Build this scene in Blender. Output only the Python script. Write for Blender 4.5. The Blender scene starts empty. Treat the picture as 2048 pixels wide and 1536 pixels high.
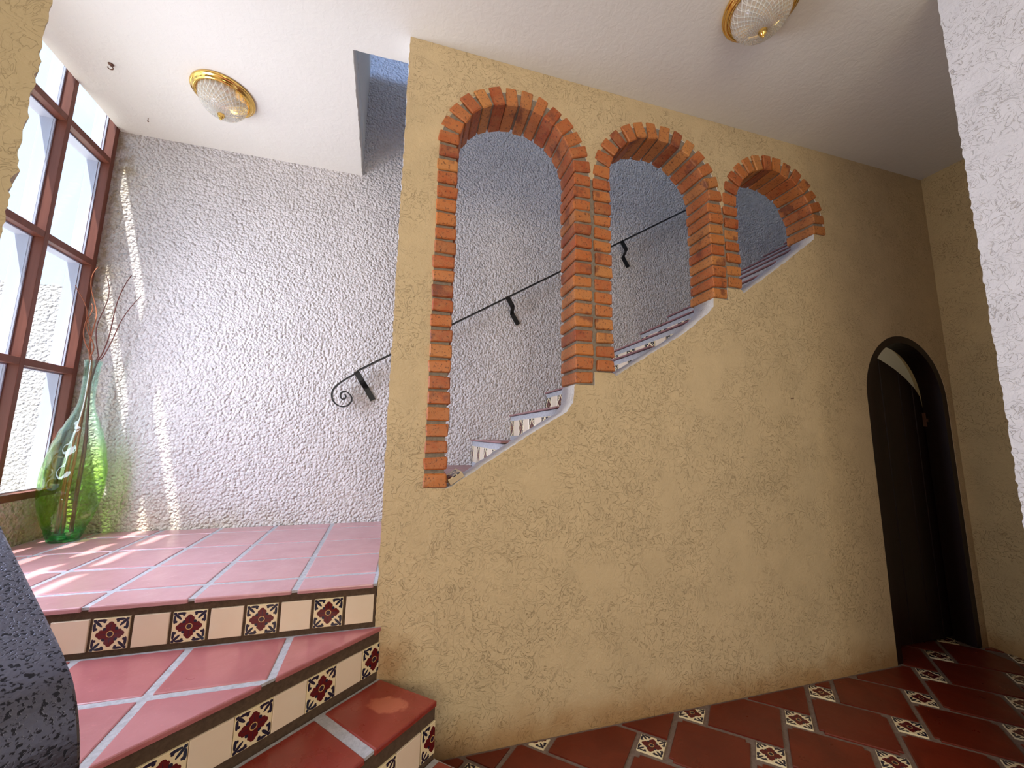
import bpy, bmesh, math, random
from mathutils import Vector, Matrix

random.seed(7)
scene = bpy.context.scene
COL = scene.collection

# ------------------------------------------------------------------ camera
FPX, YAW, PITCH, ROLL, TH = 754.878, 0.266691, 0.137979, 0.0152704, -0.0567823
cam_data = bpy.data.cameras.new('camera')
cam_data.sensor_fit = 'HORIZONTAL'
cam_data.sensor_width = 36.0
cam_data.lens = FPX / 2048.0 * 36.0
cam_data.clip_start = 0.02
cam = bpy.data.objects.new('camera', cam_data)
COL.objects.link(cam)
_right = Vector((math.cos(YAW), -math.sin(YAW), 0))
_fwd = Vector((math.sin(YAW) * math.cos(PITCH), math.cos(YAW) * math.cos(PITCH), math.sin(PITCH)))
_up = _right.cross(_fwd)
_r = _right * math.cos(ROLL) + _up * math.sin(ROLL)
_u = _r.cross(_fwd)
_m = Matrix.Identity(4)
for i in range(3):
    _m[i][0] = _r[i]; _m[i][1] = _u[i]; _m[i][2] = -_fwd[i]
cam.matrix_world = _m
scene.camera = cam

# ------------------------------------------------------------------ world, sun, lamps, exposure
scene.view_settings.view_transform = 'Standard'
scene.view_settings.look = 'None'
scene.view_settings.gamma = 1.0
scene.view_settings.use_curve_mapping = False
scene.view_settings.exposure = 0.0
SKY_STRENGTH = 1.65
WINDOW_FILL = 54.0
SUN_STRENGTH = 20.0
HALL_FILL = 72.0
world = bpy.data.worlds.new('world'); scene.world = world
world.use_nodes = True
_bg = world.node_tree.nodes['Background']
_bg.inputs[0].default_value = (0.66, 0.82, 1.0, 1)
_bg.inputs[1].default_value = SKY_STRENGTH

sun_data = bpy.data.lights.new('sun', 'SUN')
sun_data.energy = SUN_STRENGTH
sun_data.angle = math.radians(0.6)
sun_data.color = (1.0, 0.95, 0.86)
sun = bpy.data.objects.new('sun', sun_data); COL.objects.link(sun)
SUN_DIR = Vector((1.0, 1.04, -4.25)).normalized()
sun.rotation_euler = SUN_DIR.to_track_quat('-Z', 'Y').to_euler()

def area_light(name, loc, target, sx, sy, energy, color):
    d = bpy.data.lights.new(name, 'AREA'); d.shape = 'RECTANGLE'
    d.size = sx; d.size_y = sy; d.energy = energy; d.color = color
    o = bpy.data.objects.new(name, d); COL.objects.link(o)
    o.location = loc
    o.rotation_euler = (Vector(target) - Vector(loc)).to_track_quat('-Z', 'Y').to_euler()
    return o
area_light('hall_fill', (-0.3, -2.2, 0.75), (0.3, 1.75, 0.0), 3.0, 1.7, HALL_FILL, (1.0, 0.87, 0.68))  # added warm fill, unseen behind the camera
area_light('window_fill', (-1.885, 1.77, 0.42), (0.0, 1.95, 0.30), 0.74, 1.4, WINDOW_FILL, (0.74, 0.80, 1.0))  # added lamp before the hidden panes, boosts the daylight indoors
area_light('upstairs_fill', (0.9, -0.30, 3.42), (0.2, 2.94, 2.95), 2.4, 0.16, 95.0, (0.32, 0.52, 1.0))  # added strip lamp that makes the blue patch high in the stair shaft

# ------------------------------------------------------------------ helpers
def link(o, parent=None):
    COL.objects.link(o)
    if parent is not None:
        o.parent = parent
    return o

def mesh_obj(name, mesh, mat=None, parent=None):
    o = bpy.data.objects.new(name, mesh)
    if mat is not None and len(mesh.materials) == 0:
        mesh.materials.append(mat)
    return link(o, parent)

def bm_obj(name, bm, mat=None, parent=None, smooth=False):
    me = bpy.data.meshes.new(name)
    bmesh.ops.recalc_face_normals(bm, faces=bm.faces[:])
    bm.to_mesh(me); bm.free()
    if smooth:
        for p in me.polygons: p.use_smooth = True
    return mesh_obj(name, me, mat, parent)

def empty(name, loc=(0, 0, 0), parent=None):
    o = bpy.data.objects.new(name, None)
    o.location = loc; o.empty_display_size = 0.05
    return link(o, parent)

def tag(o, label=None, cat=None, group=None, kind=None):
    if label: o['label'] = label
    if cat: o['category'] = cat
    if group: o['group'] = group
    if kind: o['kind'] = kind
    return o

def structure(o): o['kind'] = 'structure'; return o

def add_box(bm, x0, x1, y0, y1, z0, z1):
    v = [bm.verts.new(p) for p in ((x0,y0,z0),(x1,y0,z0),(x1,y1,z0),(x0,y1,z0),(x0,y0,z1),(x1,y0,z1),(x1,y1,z1),(x0,y1,z1))]
    for f in ((0,1,2,3),(4,5,6,7),(0,1,5,4),(1,2,6,5),(2,3,7,6),(3,0,4,7)):
        bm.faces.new([v[i] for i in f])
    return v

def box_bm(x0, x1, y0, y1, z0, z1, bevel=0, seg=1):
    bm = bmesh.new(); add_box(bm, x0, x1, y0, y1, z0, z1)
    if bevel:
        bmesh.ops.recalc_face_normals(bm, faces=bm.faces[:])
        bmesh.ops.bevel(bm, geom=bm.edges[:], offset=bevel, segments=seg, affect='EDGES', profile=0.5)
    return bm

def prism_bm(poly, z0, z1, bevel=0.0, bm=None):
    own = bm is None
    if own: bm = bmesh.new()
    a = [bm.verts.new((p[0], p[1], z0)) for p in poly]
    b = [bm.verts.new((p[0], p[1], z1)) for p in poly]
    n = len(poly)
    bm.faces.new(a); top = bm.faces.new(b)
    for i in range(n):
        j = (i + 1) % n
        bm.faces.new((a[i], a[j], b[j], b[i]))
    if bevel and own:
        bmesh.ops.recalc_face_normals(bm, faces=bm.faces[:])
        ed = list(top.edges) + [e for e in bm.edges if abs(e.verts[0].co.z - e.verts[1].co.z) > 1e-6]
        bmesh.ops.bevel(bm, geom=ed, offset=bevel, segments=2, affect='EDGES', profile=0.5)
    return bm

def clip(poly, n, c):
    """keep the points of a convex polygon with n.p <= c"""
    out = []
    for i in range(len(poly)):
        p, q = poly[i], poly[(i + 1) % len(poly)]
        dp = n[0]*p[0] + n[1]*p[1] - c; dq = n[0]*q[0] + n[1]*q[1] - c
        if dp <= 0: out.append(p)
        if (dp < 0 < dq) or (dq < 0 < dp):
            t = dp / (dp - dq)
            out.append((p[0] + (q[0]-p[0])*t, p[1] + (q[1]-p[1])*t))
    return [p for i, p in enumerate(out) if math.hypot(p[0]-out[i-1][0], p[1]-out[i-1][1]) > 1e-4]

def poly_area(p):
    return 0.5 * sum(p[i][0]*p[(i+1) % len(p)][1] - p[(i+1) % len(p)][0]*p[i][1] for i in range(len(p)))

def fill_curve(name, loops, thick, to3d, mat, parent=None):
    """flat outline with holes, given a thickness; to3d maps (u, v, w) to the scene, w from -thick/2 to thick/2"""
    cu = bpy.data.curves.new(name, 'CURVE'); cu.dimensions = '2D'; cu.fill_mode = 'BOTH'; cu.extrude = thick / 2
    for lp in loops:
        s = cu.splines.new('POLY'); s.points.add(len(lp) - 1); s.use_cyclic_u = True
        for i, p in enumerate(lp): s.points[i].co = (p[0], p[1], 0, 1)
    tmp = bpy.data.objects.new(name, cu); COL.objects.link(tmp)
    bpy.context.view_layer.update()
    dg = bpy.context.evaluated_depsgraph_get()
    me = bpy.data.meshes.new_from_object(tmp.evaluated_get(dg))
    bpy.data.objects.remove(tmp); bpy.data.curves.remove(cu)
    bm = bmesh.new(); bm.from_mesh(me); bpy.data.meshes.remove(me)
    for v in bm.verts: v.co = Vector(to3d(*v.co))
    bmesh.ops.remove_doubles(bm, verts=bm.verts[:], dist=1e-5)
    return bm_obj(name, bm, mat, parent)

def jline(p, q, step, amp, seed=None):
    """points from p up to (not including) q, jittered across the line"""
    rnd = random.Random(seed) if seed is not None else random
    d = Vector((q[0]-p[0], q[1]-p[1])); L = d.length; n = max(1, int(L / step))
    nn = Vector((-d.y, d.x)).normalized()
    out = [p]; prev = 0
    for i in range(1, n):
        t = i / n
        prev = 0.45 * prev + rnd.uniform(-amp, amp)
        out.append((p[0] + d.x*t + nn.x*prev, p[1] + d.y*t + nn.y*prev))
    return out

def tube_bm(pts, radii, sides=6, bm=None, caps=True):
    if bm is None: bm = bmesh.new()
    pts = [Vector(p) for p in pts]
    if not isinstance(radii, (list, tuple)): radii = [radii] * len(pts)
    rings = []; ref = Vector((0.3, 0.9, 0.2)).normalized()
    for i, p in enumerate(pts):
        t = (pts[min(i+1, len(pts)-1)] - pts[max(i-1, 0)]).normalized()
        a = t.cross(ref)
        if a.length < 0.05: a = t.cross(Vector((1, 0, 0)))
        a.normalize(); b = t.cross(a)
        rings.append([bm.verts.new(p + (a*math.cos(2*math.pi*k/sides) + b*math.sin(2*math.pi*k/sides)) * radii[i]) for k in range(sides)])
    for r0, r1 in zip(rings, rings[1:]):
        for k in range(sides):
            bm.faces.new((r0[k], r0[(k+1) % sides], r1[(k+1) % sides], r1[k]))
    if caps:
        bm.faces.new(rings[0]); bm.faces.new(rings[-1])
    return bm

def lathe_bm(profile, seg=48, fn=None):
    bm = bmesh.new(); rings = []
    for (r, z) in profile:
        if r < 1e-5: rings.append([bm.verts.new((0, 0, z))])
        else:
            ring = []
            for k in range(seg):
                a = 2*math.pi*k/seg
                rr = r if fn is None else fn(r, z, a)
                ring.append(bm.verts.new((rr*math.cos(a), rr*math.sin(a), z)))
            rings.append(ring)
    for r0, r1 in zip(rings, rings[1:]):
        for k in range(seg):
            j = (k+1) % seg
            if len(r0) == 1 and len(r1) == 1: continue
            if len(r0) == 1: bm.faces.new((r0[0], r1[k], r1[j]))
            elif len(r1) == 1: bm.faces.new((r0[k], r0[j], r1[0]))
            else: bm.faces.new((r0[k], r0[j], r1[j], r1[k]))
    return bm

# ------------------------------------------------------------------ node material helpers
class Mat:
    def __init__(self, name):
        self.m = bpy.data.materials.new(name); self.m.use_nodes = True
        self.t = self.m.node_tree; self.n = self.t.nodes; self.l = self.t.links
        self.b = self.n['Principled BSDF']; self.out = self.n['Material Output']
        self._co = None
    def new(self, typ, **kw):
        nd = self.n.new(typ)
        for k, v in kw.items(): setattr(nd, k, v)
        return nd
    def put(self, sock, v):
        if isinstance(v, bpy.types.NodeSocket): self.l.new(v, sock)
        elif isinstance(v, E): self.l.new(v.s, sock)
        else: sock.default_value = v
    def coord(self, which='Object'):
        if self._co is None: self._co = self.new('ShaderNodeTexCoord')
        return self._co.outputs[which]
    def pos(self):
        return self.new('ShaderNodeNewGeometry').outputs['Position']
    def noise(self, vec, scale, detail=4, rough=0.55, distort=0.0):
        nd = self.new('ShaderNodeTexNoise'); self.l.new(vec, nd.inputs['Vector'])
        nd.inputs['Scale'].default_value = scale; nd.inputs['Detail'].default_value = detail
        nd.inputs['Roughness'].default_value = rough; nd.inputs['Distortion'].default_value = distort
        return nd.outputs['Fac']
    def voronoi(self, vec, scale, feature='F1', out='Distance', rnd=1.0):
        nd = self.new('ShaderNodeTexVoronoi'); nd.feature = feature; self.l.new(vec, nd.inputs['Vector'])
        nd.inputs['Scale'].default_value = scale; nd.inputs['Randomness'].default_value = rnd
        return nd.outputs[out]
    def ramp(self, fac, stops, interp='LINEAR'):
        nd = self.new('ShaderNodeValToRGB'); nd.color_ramp.interpolation = interp
        els = nd.color_ramp.elements
        while len(els) < len(stops): els.new(0.5)
        for e, (p, c) in zip(els, stops):
            e.position = p; e.color = (c, c, c, 1) if isinstance(c, (int, float)) else (*c, 1)
        self.put(nd.inputs['Fac'], fac)
        return nd.outputs['Color']
    def mix(self, fac, a, b, blend='MIX'):
        nd = self.new('ShaderNodeMix'); nd.data_type = 'RGBA'; nd.blend_type = blend
        self.put(nd.inputs['Factor'], fac)
        self.put(nd.inputs['A'] if False else nd.inputs[6], (*a, 1) if isinstance(a, tuple) and len(a) == 3 else a)
        self.put(nd.inputs[7], (*b, 1) if isinstance(b, tuple) and len(b) == 3 else b)
        return nd.outputs[2]
    def bump(self, height, strength=0.5, dist=0.01, normal=None):
        nd = self.new('ShaderNodeBump'); self.put(nd.inputs['Height'], height)
        nd.inputs['Strength'].default_value = strength; nd.inputs['Distance'].default_value = dist
        if normal is not None: self.l.new(normal, nd.inputs['Normal'])
        return nd.outputs['Normal']
    def base(self, color=None, rough=None, spec=None, metal=None, normal=None, **kw):
        if color is not None: self.put(self.b.inputs['Base Color'], (*color, 1) if isinstance(color, tuple) and len(color) == 3 else color)
        if rough is not None: self.put(self.b.inputs['Roughness'], rough)
        if spec is not None: self.put(self.b.inputs['Specular IOR Level'], spec)
        if metal is not None: self.put(self.b.inputs['Metallic'], metal)
        if normal is not None: self.put(self.b.inputs['Normal'], normal)
        for k, v in kw.items(): self.put(self.b.inputs[k.replace('_', ' ')], v)
        return self.m

class E:
    """an arithmetic expression made of Math nodes"""
    def __init__(self, mat, s): self.mat, self.s = mat, s
    def _op(self, op, *others):
        nd = self.mat.new('ShaderNodeMath'); nd.operation = op
        for i, v in enumerate((self,) + others): self.mat.put(nd.inputs[i], v)
        return E(self.mat, nd.outputs[0])
    def __add__(self, o): return self._op('ADD', o)
    def __sub__(self, o): return self._op('SUBTRACT', o)
    def __mul__(self, o): return self._op('MULTIPLY', o)
    def __truediv__(self, o): return self._op('DIVIDE', o)
    def abs(self): return self._op('ABSOLUTE')
    def sqrt(self): return self._op('SQRT')
    def max(self, o): return self._op('MAXIMUM', o)
    def min(self, o): return self._op('MINIMUM', o)
    def lt(self, o): return self._op('LESS_THAN', o)
    def gt(self, o): return self._op('GREATER_THAN', o)
    def clamp(self):
        e = self._op('MAXIMUM', 0.0); return e._op('MINIMUM', 1.0)
    def smooth(self, a, b):
        nd = self.mat.new('ShaderNodeMapRange'); nd.interpolation_type = 'SMOOTHSTEP'
        self.mat.put(nd.inputs[0], self); nd.inputs[1].default_value = a; nd.inputs[2].default_value = b
        nd.inputs[3].default_value = 0; nd.inputs[4].default_value = 1
        return E(self.mat, nd.outputs[0])

def xyz(mat, vec):
    nd = mat.new('ShaderNodeSeparateXYZ'); mat.l.new(vec, nd.inputs[0])
    return [E(mat, nd.outputs[i]) for i in range(3)]

# ------------------------------------------------------------------ materials
def plaster(name, col, dark, worm=1.0, seed=0.0, rust=None):
    m = Mat(name); v = m.pos()
    n1 = m.noise(v, 7.0 + seed, 4, 0.6)
    n2 = m.noise(v, 38.0, 3, 0.5, 1.2)
    nw = m.noise(v, 16.0 + seed, 2.5, 0.5, 2.6)
    line = E(m, m.ramp(nw, [(0.0, 1.0), (0.48, 1.0), (0.5, 0.0), (0.52, 1.0), (1.0, 1.0)]))
    msk = E(m, m.ramp(m.noise(v, 4.3 + seed, 3, 0.6), [(0.40, 0.05), (0.56, 1.0)]))
    fine = E(m, m.noise(v, 120.0, 2, 0.6))
    inv = (line * -1.0 + 1.0) * msk * worm
    h = inv * -0.9 + E(m, n2) * 0.42 + fine * 0.16
    c = m.mix(m.ramp(n1, [(0.3, 0.0), (0.72, 1.0)]), tuple(x*0.93 for x in col), tuple(min(1, x*1.05) for x in col))
    speck = E(m, m.ramp(m.noise(v, 46.0, 2, 0.6, 1.0), [(0.66, 0.0), (0.76, 1.0)])) * msk * 0.45
    c = m.mix((inv * 0.34 + speck).clamp(), c, dark)
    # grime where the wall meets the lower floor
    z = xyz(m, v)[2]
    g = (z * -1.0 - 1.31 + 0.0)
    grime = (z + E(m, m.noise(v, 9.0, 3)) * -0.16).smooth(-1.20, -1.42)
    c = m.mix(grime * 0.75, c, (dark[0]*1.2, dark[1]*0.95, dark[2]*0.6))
    if rust is not None:
        x = xyz(m, v)[0]; w = E(m, m.noise(v, 14.0, 4, 0.65))
        dx = (x - rust[0]) / rust[2]; dz = (z - rust[1]) / rust[3]
        k = ((dx*dx + dz*dz).sqrt() + w * 1.1).smooth(1.65, 0.55)
        c = m.mix(k * 0.7, c, (0.34, 0.17, 0.06))
    return m.base(c, 0.75, 0.25, normal=m.bump(h, 0.6, 0.011))

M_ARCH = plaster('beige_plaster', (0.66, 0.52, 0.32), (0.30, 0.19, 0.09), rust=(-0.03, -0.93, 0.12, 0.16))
M_BEIGE_SHADED = plaster('beige_plaster_shaded', (0.50, 0.41, 0.27), (0.27, 0.19, 0.11), 0.4, seed=1.3)  # same beige paint, darkened to stand for the weaker light on near walls
M_BEIGE_WARMED = plaster('beige_plaster_warmed', (0.58, 0.42, 0.20), (0.28, 0.17, 0.07), seed=0.7)  # beige plaster with the dim warm light of the right corner in its colour
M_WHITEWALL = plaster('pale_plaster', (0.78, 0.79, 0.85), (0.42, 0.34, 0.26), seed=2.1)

def stucco(name, col, stain_bounce):
    m = Mat(name); v = m.pos()
    a = E(m, m.noise(v, 46.0, 3.0, 0.55)); b = E(m, m.noise(v, 24.0, 2.0, 0.5)); d = E(m, m.voronoi(v, 58.0, 'F1'))
    h = a.smooth(0.32, 0.72) * 0.55 + b * 0.45 - d * 1.1
    n1 = m.noise(v, 3.5, 4, 0.6)
    c = m.mix(m.ramp(n1, [(0.3, 0.0), (0.7, 1.0)]), tuple(x*0.94 for x in col), tuple(min(1, x*1.03) for x in col))
    if stain_bounce:
        x, y, z = xyz(m, v)
        nn = E(m, m.noise(v, 6.0, 4, 0.65))
        s1 = (x + nn * 0.28).smooth(-1.66, -1.83)            # damp strip beside the window
        s2 = (z + x * 0.28 + nn * 0.5).smooth(-0.42, -0.95)   # warm bounce light painted low on the wall
        blot = E(m, m.ramp(m.noise(v, 17.0, 4, 0.7), [(0.42, 0.25), (0.62, 1.0)]))
        c = m.mix((s1 * blot * 0.75).clamp(), c, (0.36, 0.26, 0.12))
        c = m.mix((s2 * 0.65).clamp(), c, (0.52, 0.41, 0.20))
    return m.base(c, 0.85, 0.2, normal=m.bump(h, 1.0, 0.016))
M_STUCCO = stucco('rough_stucco', (0.72, 0.675, 0.665), True)
M_GARDEN = stucco('garden_stucco', (0.58, 0.575, 0.61), False)

m = Mat('ceiling_paint'); v = m.pos()
M_CEIL = m.base(m.mix(m.noise(v, 2.0, 4), (0.72, 0.69, 0.625), (0.78, 0.75, 0.69)), 0.8, 0.2,
                normal=m.bump(E(m, m.noise(v, 30.0, 4, 0.6, 0.6)) + E(m, m.noise(v, 7.0, 3)) * 0.8, 0.2, 0.010))

def terracotta(name, c0, c1, c2, rough, coat=0.0, worn=None):
    m = Mat(name); v = m.coord('Object')
    info = m.new('ShaderNodeObjectInfo').outputs['Random']
    p = m.pos()
    n1 = m.noise(p, 6.0, 4, 0.6, 0.6); n2 = m.noise(p, 45.0, 3, 0.7)
    c = m.mix(m.ramp(n1, [(0.3, 0.0), (0.7, 1.0)]), c0, c1)
    c = m.mix(E(m, info) * 0.5, c, c2)
    c = m.mix(m.ramp(n2, [(0.62, 0.0), (0.8, 0.35)]), c, tuple(min(1, x*1.7) for x in c1))
    if worn is not None:
        x, y, z = xyz(m, p); w = E(m, m.noise(p, 28.0, 4, 0.6))
        dx = (x - worn[0] + (y - worn[1]) * 0.5) / worn[2]; dy = (y - worn[1]) / worn[3]
        k = ((dx*dx + dy*dy).sqrt() + w * 0.9).smooth(1.42, 1.15)
        c = m.mix(k * 0.75, c, (0.52, 0.15, 0.085))
    r = E(m, m.noise(p, 12.0, 4, 0.6)) * 0.3 + (rough - 0.12)
    return m.base(c, r, 0.5, normal=m.bump(E(m, n1) * 2.0 + E(m, n2) * 0.25, 0.18, 0.006), Coat_Weight=coat, Coat_Roughness=0.22)
M_LANDTILE = terracotta('sealed_terracotta', (0.45, 0.205, 0.215), (0.56, 0.29, 0.30), (0.50, 0.25, 0.28), 0.34, 0.7)
M_STAIRTILE = terracotta('dull_stair_tile', (0.27, 0.12, 0.12), (0.35, 0.17, 0.17), (0.30, 0.14, 0.15), 0.4, 0.2)
M_WINDTILE = terracotta('magenta_red_tile', (0.36, 0.105, 0.105), (0.48, 0.17, 0.17), (0.42, 0.13, 0.15), 0.32, 0.6)
M_STEPTILE = terracotta('polished_red_tile', (0.22, 0.026, 0.012), (0.31, 0.05, 0.035), (0.27, 0.035, 0.03), 0.27, 0.3, (-0.015, 1.575, 0.075, 0.055))
M_FLOORTILE = terracotta('dark_red_floor_tile', (0.10, 0.012, 0.005), (0.17, 0.022, 0.008), (0.12, 0.013, 0.007), 0.30)

def grout(name, c0, c1):
    m = Mat(name); p = m.pos()
    n = m.noise(p, 60.0, 4, 0.7)
    return m.base(m.mix(m.ramp(n, [(0.35, 0.0), (0.65, 1.0)]), c0, c1), 0.85, 0.2, normal=m.bump(n, 0.4, 0.004))
M_GROUT = grout('grey_grout', (0.35, 0.35, 0.37), (0.48, 0.48, 0.51))
M_BAND = grout('brown_nosing_mortar', (0.075, 0.048, 0.032), (0.11, 0.072, 0.048))
M_FLOORGROUT = grout('floor_grout', (0.16, 0.115, 0.09), (0.22, 0.165, 0.135))
M_MORTAR = grout('brick_mortar', (0.21, 0.175, 0.14), (0.31, 0.265, 0.215))

m = Mat('cream_glaze'); p = m.pos()
M_CREAM = m.base(m.mix(m.noise(p, 9.0, 3), (0.74, 0.60, 0.44), (0.82, 0.70, 0.55)), 0.16, 0.5)

def painted_tile():
    m = Mat('painted_tile_glaze')
    uv = m.coord('UV'); x, y, _z = xyz(m, uv)
    x = x * 2.0 - 1.0; y = y * 2.0 - 1.0
    ax, ay = x.abs(), y.abs(); a, b = ax.max(ay), ax.min(ay)
    u, w = (ax + ay) * 0.70711, (ax - ay).abs() * 0.70711
    r2 = x * x + y * y; r = r2.sqrt()
    def circ(p, q, cx, cy, rad): return (((p - cx) * (p - cx) + (q - cy) * (q - cy)).sqrt() - rad)
    def ell(p, q, cx, cy, rx, ry):
        dx = (p - cx) / rx; dy = (q - cy) / ry
        return (dx * dx + dy * dy).sqrt() - 1.0
    petal = circ(a, b, 0.615, 0.0, 0.165).min(circ(a, b, 0.50, 0.155, 0.135)).min(circ(a, b, 0.30, 0.06, 0.19))
    vein = (b.lt(0.012)) * (a.lt(0.62))
    bud = circ(u, w, 0.43, 0.0, 0.125)
    leaf = ell(u, w, 0.98, 0.0, 0.30, 0.085).min(ell(a, b, 0.885, 0.50, 0.085, 0.27)).min(ell(a, b, 0.79, 0.36, 0.085, 0.085)).min(circ(u, w, 1.25, 0.0, 0.10))
    edge = a.lt(0.965)
    cream = (0.80, 0.68, 0.43); navy = (0.012, 0.014, 0.035); red = (0.11, 0.009, 0.010)
    c = m.mix(leaf.lt(0.0) * edge, cream, navy)
    c = m.mix(bud.lt(0.0), c, navy)
    c = m.mix(petal.lt(0.0), c, red)
    c = m.mix(petal.lt(0.0) * vein, c, navy)
    c = m.mix(r.lt(0.205), c, (0.62, 0.42, 0.16))
    c = m.mix(r.lt(0.160), c, (0.03, 0.015, 0.03))
    return m.base(c, 0.15, 0.5)
M_PAINTED = painted_tile()

def brick_mat():
    m = Mat('orange_brick'); v = m.coord('Object'); p = m.pos()
    info = m.new('ShaderNodeObjectInfo').outputs['Random']
    c = m.ramp(info, [(0.0, (0.40, 0.075, 0.018)), (0.2, (0.58, 0.19, 0.045)), (0.38, (0.47, 0.10, 0.024)), (0.55, (0.64, 0.27, 0.075)), (0.72, (0.30, 0.055, 0.018)), (0.86, (0.52, 0.13, 0.03)), (1.0, (0.60, 0.22, 0.05))])
    n = m.noise(p, 22.0, 4, 0.65, 0.6)
    c = m.mix(m.ramp(n, [(0.35, 0.0), (0.7, 0.6)]), c, (0.50, 0.22, 0.08))
    d = E(m, m.ramp(m.noise(p, 85.0, 3, 0.6), [(0.57, 0.0), (0.66, 1.0)])) * 0.75
    c = m.mix(d, c, (0.10, 0.03, 0.015))
    fire = E(m, m.ramp(m.noise(p, 9.0, 3, 0.6), [(0.58, 0.0), (0.68, 0.75)]))
    c = m.mix(fire, c, (0.17, 0.05, 0.03))
    h = E(m, m.noise(p, 60.0, 5, 0.7)) + E(m, m.noise(p, 16.0, 3)) * 0.8
    return m.base(c, 0.42, 0.45, normal=m.bump(h, 0.45, 0.006))
M_BRICK = brick_mat()

def wood(name, c0, c1, rough, scale=(40, 40, 3)):
    m = Mat(name); mp = m.new('ShaderNodeMapping'); m.l.new(m.coord('Object'), mp.inputs['Vector'])
    mp.inputs['Scale'].default_value = scale
    n = m.noise(mp.outputs[0], 1.0, 5, 0.6, 0.8)
    return m.base(m.mix(m.ramp(n, [(0.3, 0.0), (0.7, 1.0)]), c0, c1), rough, 0.4, normal=m.bump(n, 0.12, 0.003))
M_WINWOOD = wood('red_brown_painted_wood', (0.145, 0.045, 0.030), (0.185, 0.060, 0.040), 0.42)
M_DOOR = wood('dark_door_wood', (0.010, 0.003, 0.002), (0.018, 0.005, 0.003), 0.45)

m = Mat('white_aluminium'); M_ALU = m.base((0.42, 0.45, 0.60), 0.4, 0.5)
m = Mat('dark_gasket'); M_GASKET = m.base((0.03, 0.03, 0.035), 0.6, 0.3)

m = Mat('window_glass')
tr = m.new('ShaderNodeBsdfTransparent'); tr.inputs[0].default_value = (0.96, 0.98, 0.98, 1)
gl = m.new('ShaderNodeBsdfGlossy'); gl.inputs['Roughness'].default_value = 0.01
fr = m.new('ShaderNodeLayerWeight'); fr.inputs['Blend'].default_value = 0.5
fc = E(m, fr.outputs['Facing']); fc = fc * fc; fc = fc * fc * 0.55 + 0.03
mx = m.new('ShaderNodeMixShader'); m.l.new(fc.s, mx.inputs[0]); m.l.new(tr.outputs[0], mx.inputs[1]); m.l.new(gl.outputs[0], mx.inputs[2])
m.l.new(mx.outputs[0], m.out.inputs['Surface']); M_PANE = m.m

def vase_glass():
    m = Mat('green_glass')
    x, y, z = xyz(m, m.coord('Object'))
    c = m.ramp(z, [(0.0, (0.40, 0.82, 0.58)), (0.05, (0.52, 0.87, 0.62)), (0.10, (0.80, 0.935, 0.58)), (0.36, (0.85, 0.955, 0.64)), (0.58, (0.91, 0.972, 0.93)), (1.0, (0.86, 0.955, 0.925))])
    lw = m.new('ShaderNodeLayerWeight'); lw.inputs['Blend'].default_value = 0.5
    ed = E(m, lw.outputs['Facing']); ed = ed * ed          # a slanting ray crosses more glass and takes more tint
    deep = m.mix(1.0, m.mix(1.0, c, c, 'MULTIPLY'), c, 'MULTIPLY')
    tr = m.new('ShaderNodeBsdfTransparent'); m.put(tr.inputs[0], m.mix(ed, c, deep))
    gl = m.new('ShaderNodeBsdfGlossy'); gl.inputs['Roughness'].default_value = 0.03
    gl.inputs['Color'].default_value = (0.90, 1.0, 0.93, 1)
    fr = m.new('ShaderNodeLayerWeight'); fr.inputs['Blend'].default_value = 0.5
    fc = E(m, fr.outputs['Facing']); fc = fc * fc * fc * 0.62 + 0.045
    mx = m.new('ShaderNodeMixShader'); m.put(mx.inputs[0], fc); m.l.new(tr.outputs[0], mx.inputs[1]); m.l.new(gl.outputs[0], mx.inputs[2])
    m.l.new(mx.outputs[0], m.out.inputs['Surface'])
    return m.m
M_VASE = vase_glass()
m = Mat('vase_base_glass'); M_VASEBASE = m.base((0.05, 0.62, 0.25), 0.03, 0.5, Transmission_Weight=0.85, IOR=1.45)

m = Mat('polished_brass'); M_BRASS = m.base((0.86, 0.56, 0.16), 0.14, 0.5, 1.0)
m = Mat('cut_glass'); v = m.coord('Object'); x, y, z = xyz(m, v)
ang = m.new('ShaderNodeMath'); ang.operation = 'ARCTAN2'; m.put(ang.inputs[0], y); m.put(ang.inputs[1], x)
an = E(m, ang.outputs[0]); rr = (x*x + y*y).sqrt()
g1 = ((an * 4.46 + rr * 60.0)._op('FRACT') - 0.5).abs(); g2 = ((an * 4.46 - rr * 60.0)._op('FRACT') - 0.5).abs()
cut = g1.smooth(0.34, 0.5) + g2.smooth(0.34, 0.5)
m.base((0.93, 0.92, 0.86), 0.08, 0.8, normal=m.bump(cut, 0.8, 0.003))
tr = m.new('ShaderNodeBsdfTransparent'); tr.inputs[0].default_value = (0.97, 0.97, 0.95, 1)
mx = m.new('ShaderNodeMixShader'); m.put(mx.inputs[0], (cut * 0.45 + 0.22).clamp()); m.l.new(tr.outputs[0], mx.inputs[1]); m.l.new(m.b.outputs[0], mx.inputs[2])
m.l.new(mx.outputs[0], m.out.inputs['Surface']); M_CRYSTAL = m.m
m = Mat('black_iron'); M_IRON = m.base((0.006, 0.006, 0.007), 0.5, 0.4)
m = Mat('hammered_iron'); p = m.pos()
hm = E(m, m.voronoi(p, 130.0)) ; hb = E(m, m.noise(p, 150.0, 3, 0.6))
pit = E(m, m.ramp(m.noise(p, 165.0, 2.5, 0.5, 0.2), [(0.54, 0.0), (0.61, 1.0)]))
M_HAMMER = m.base(m.mix(pit * 0.85, (0.13, 0.135, 0.185), (0.014, 0.014, 0.02)), pit * 0.3 + 0.30, 0.4, 0.85, normal=m.bump(hm * 0.5 - pit * 0.5 + hb * 0.15, 0.35, 0.003))
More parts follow.
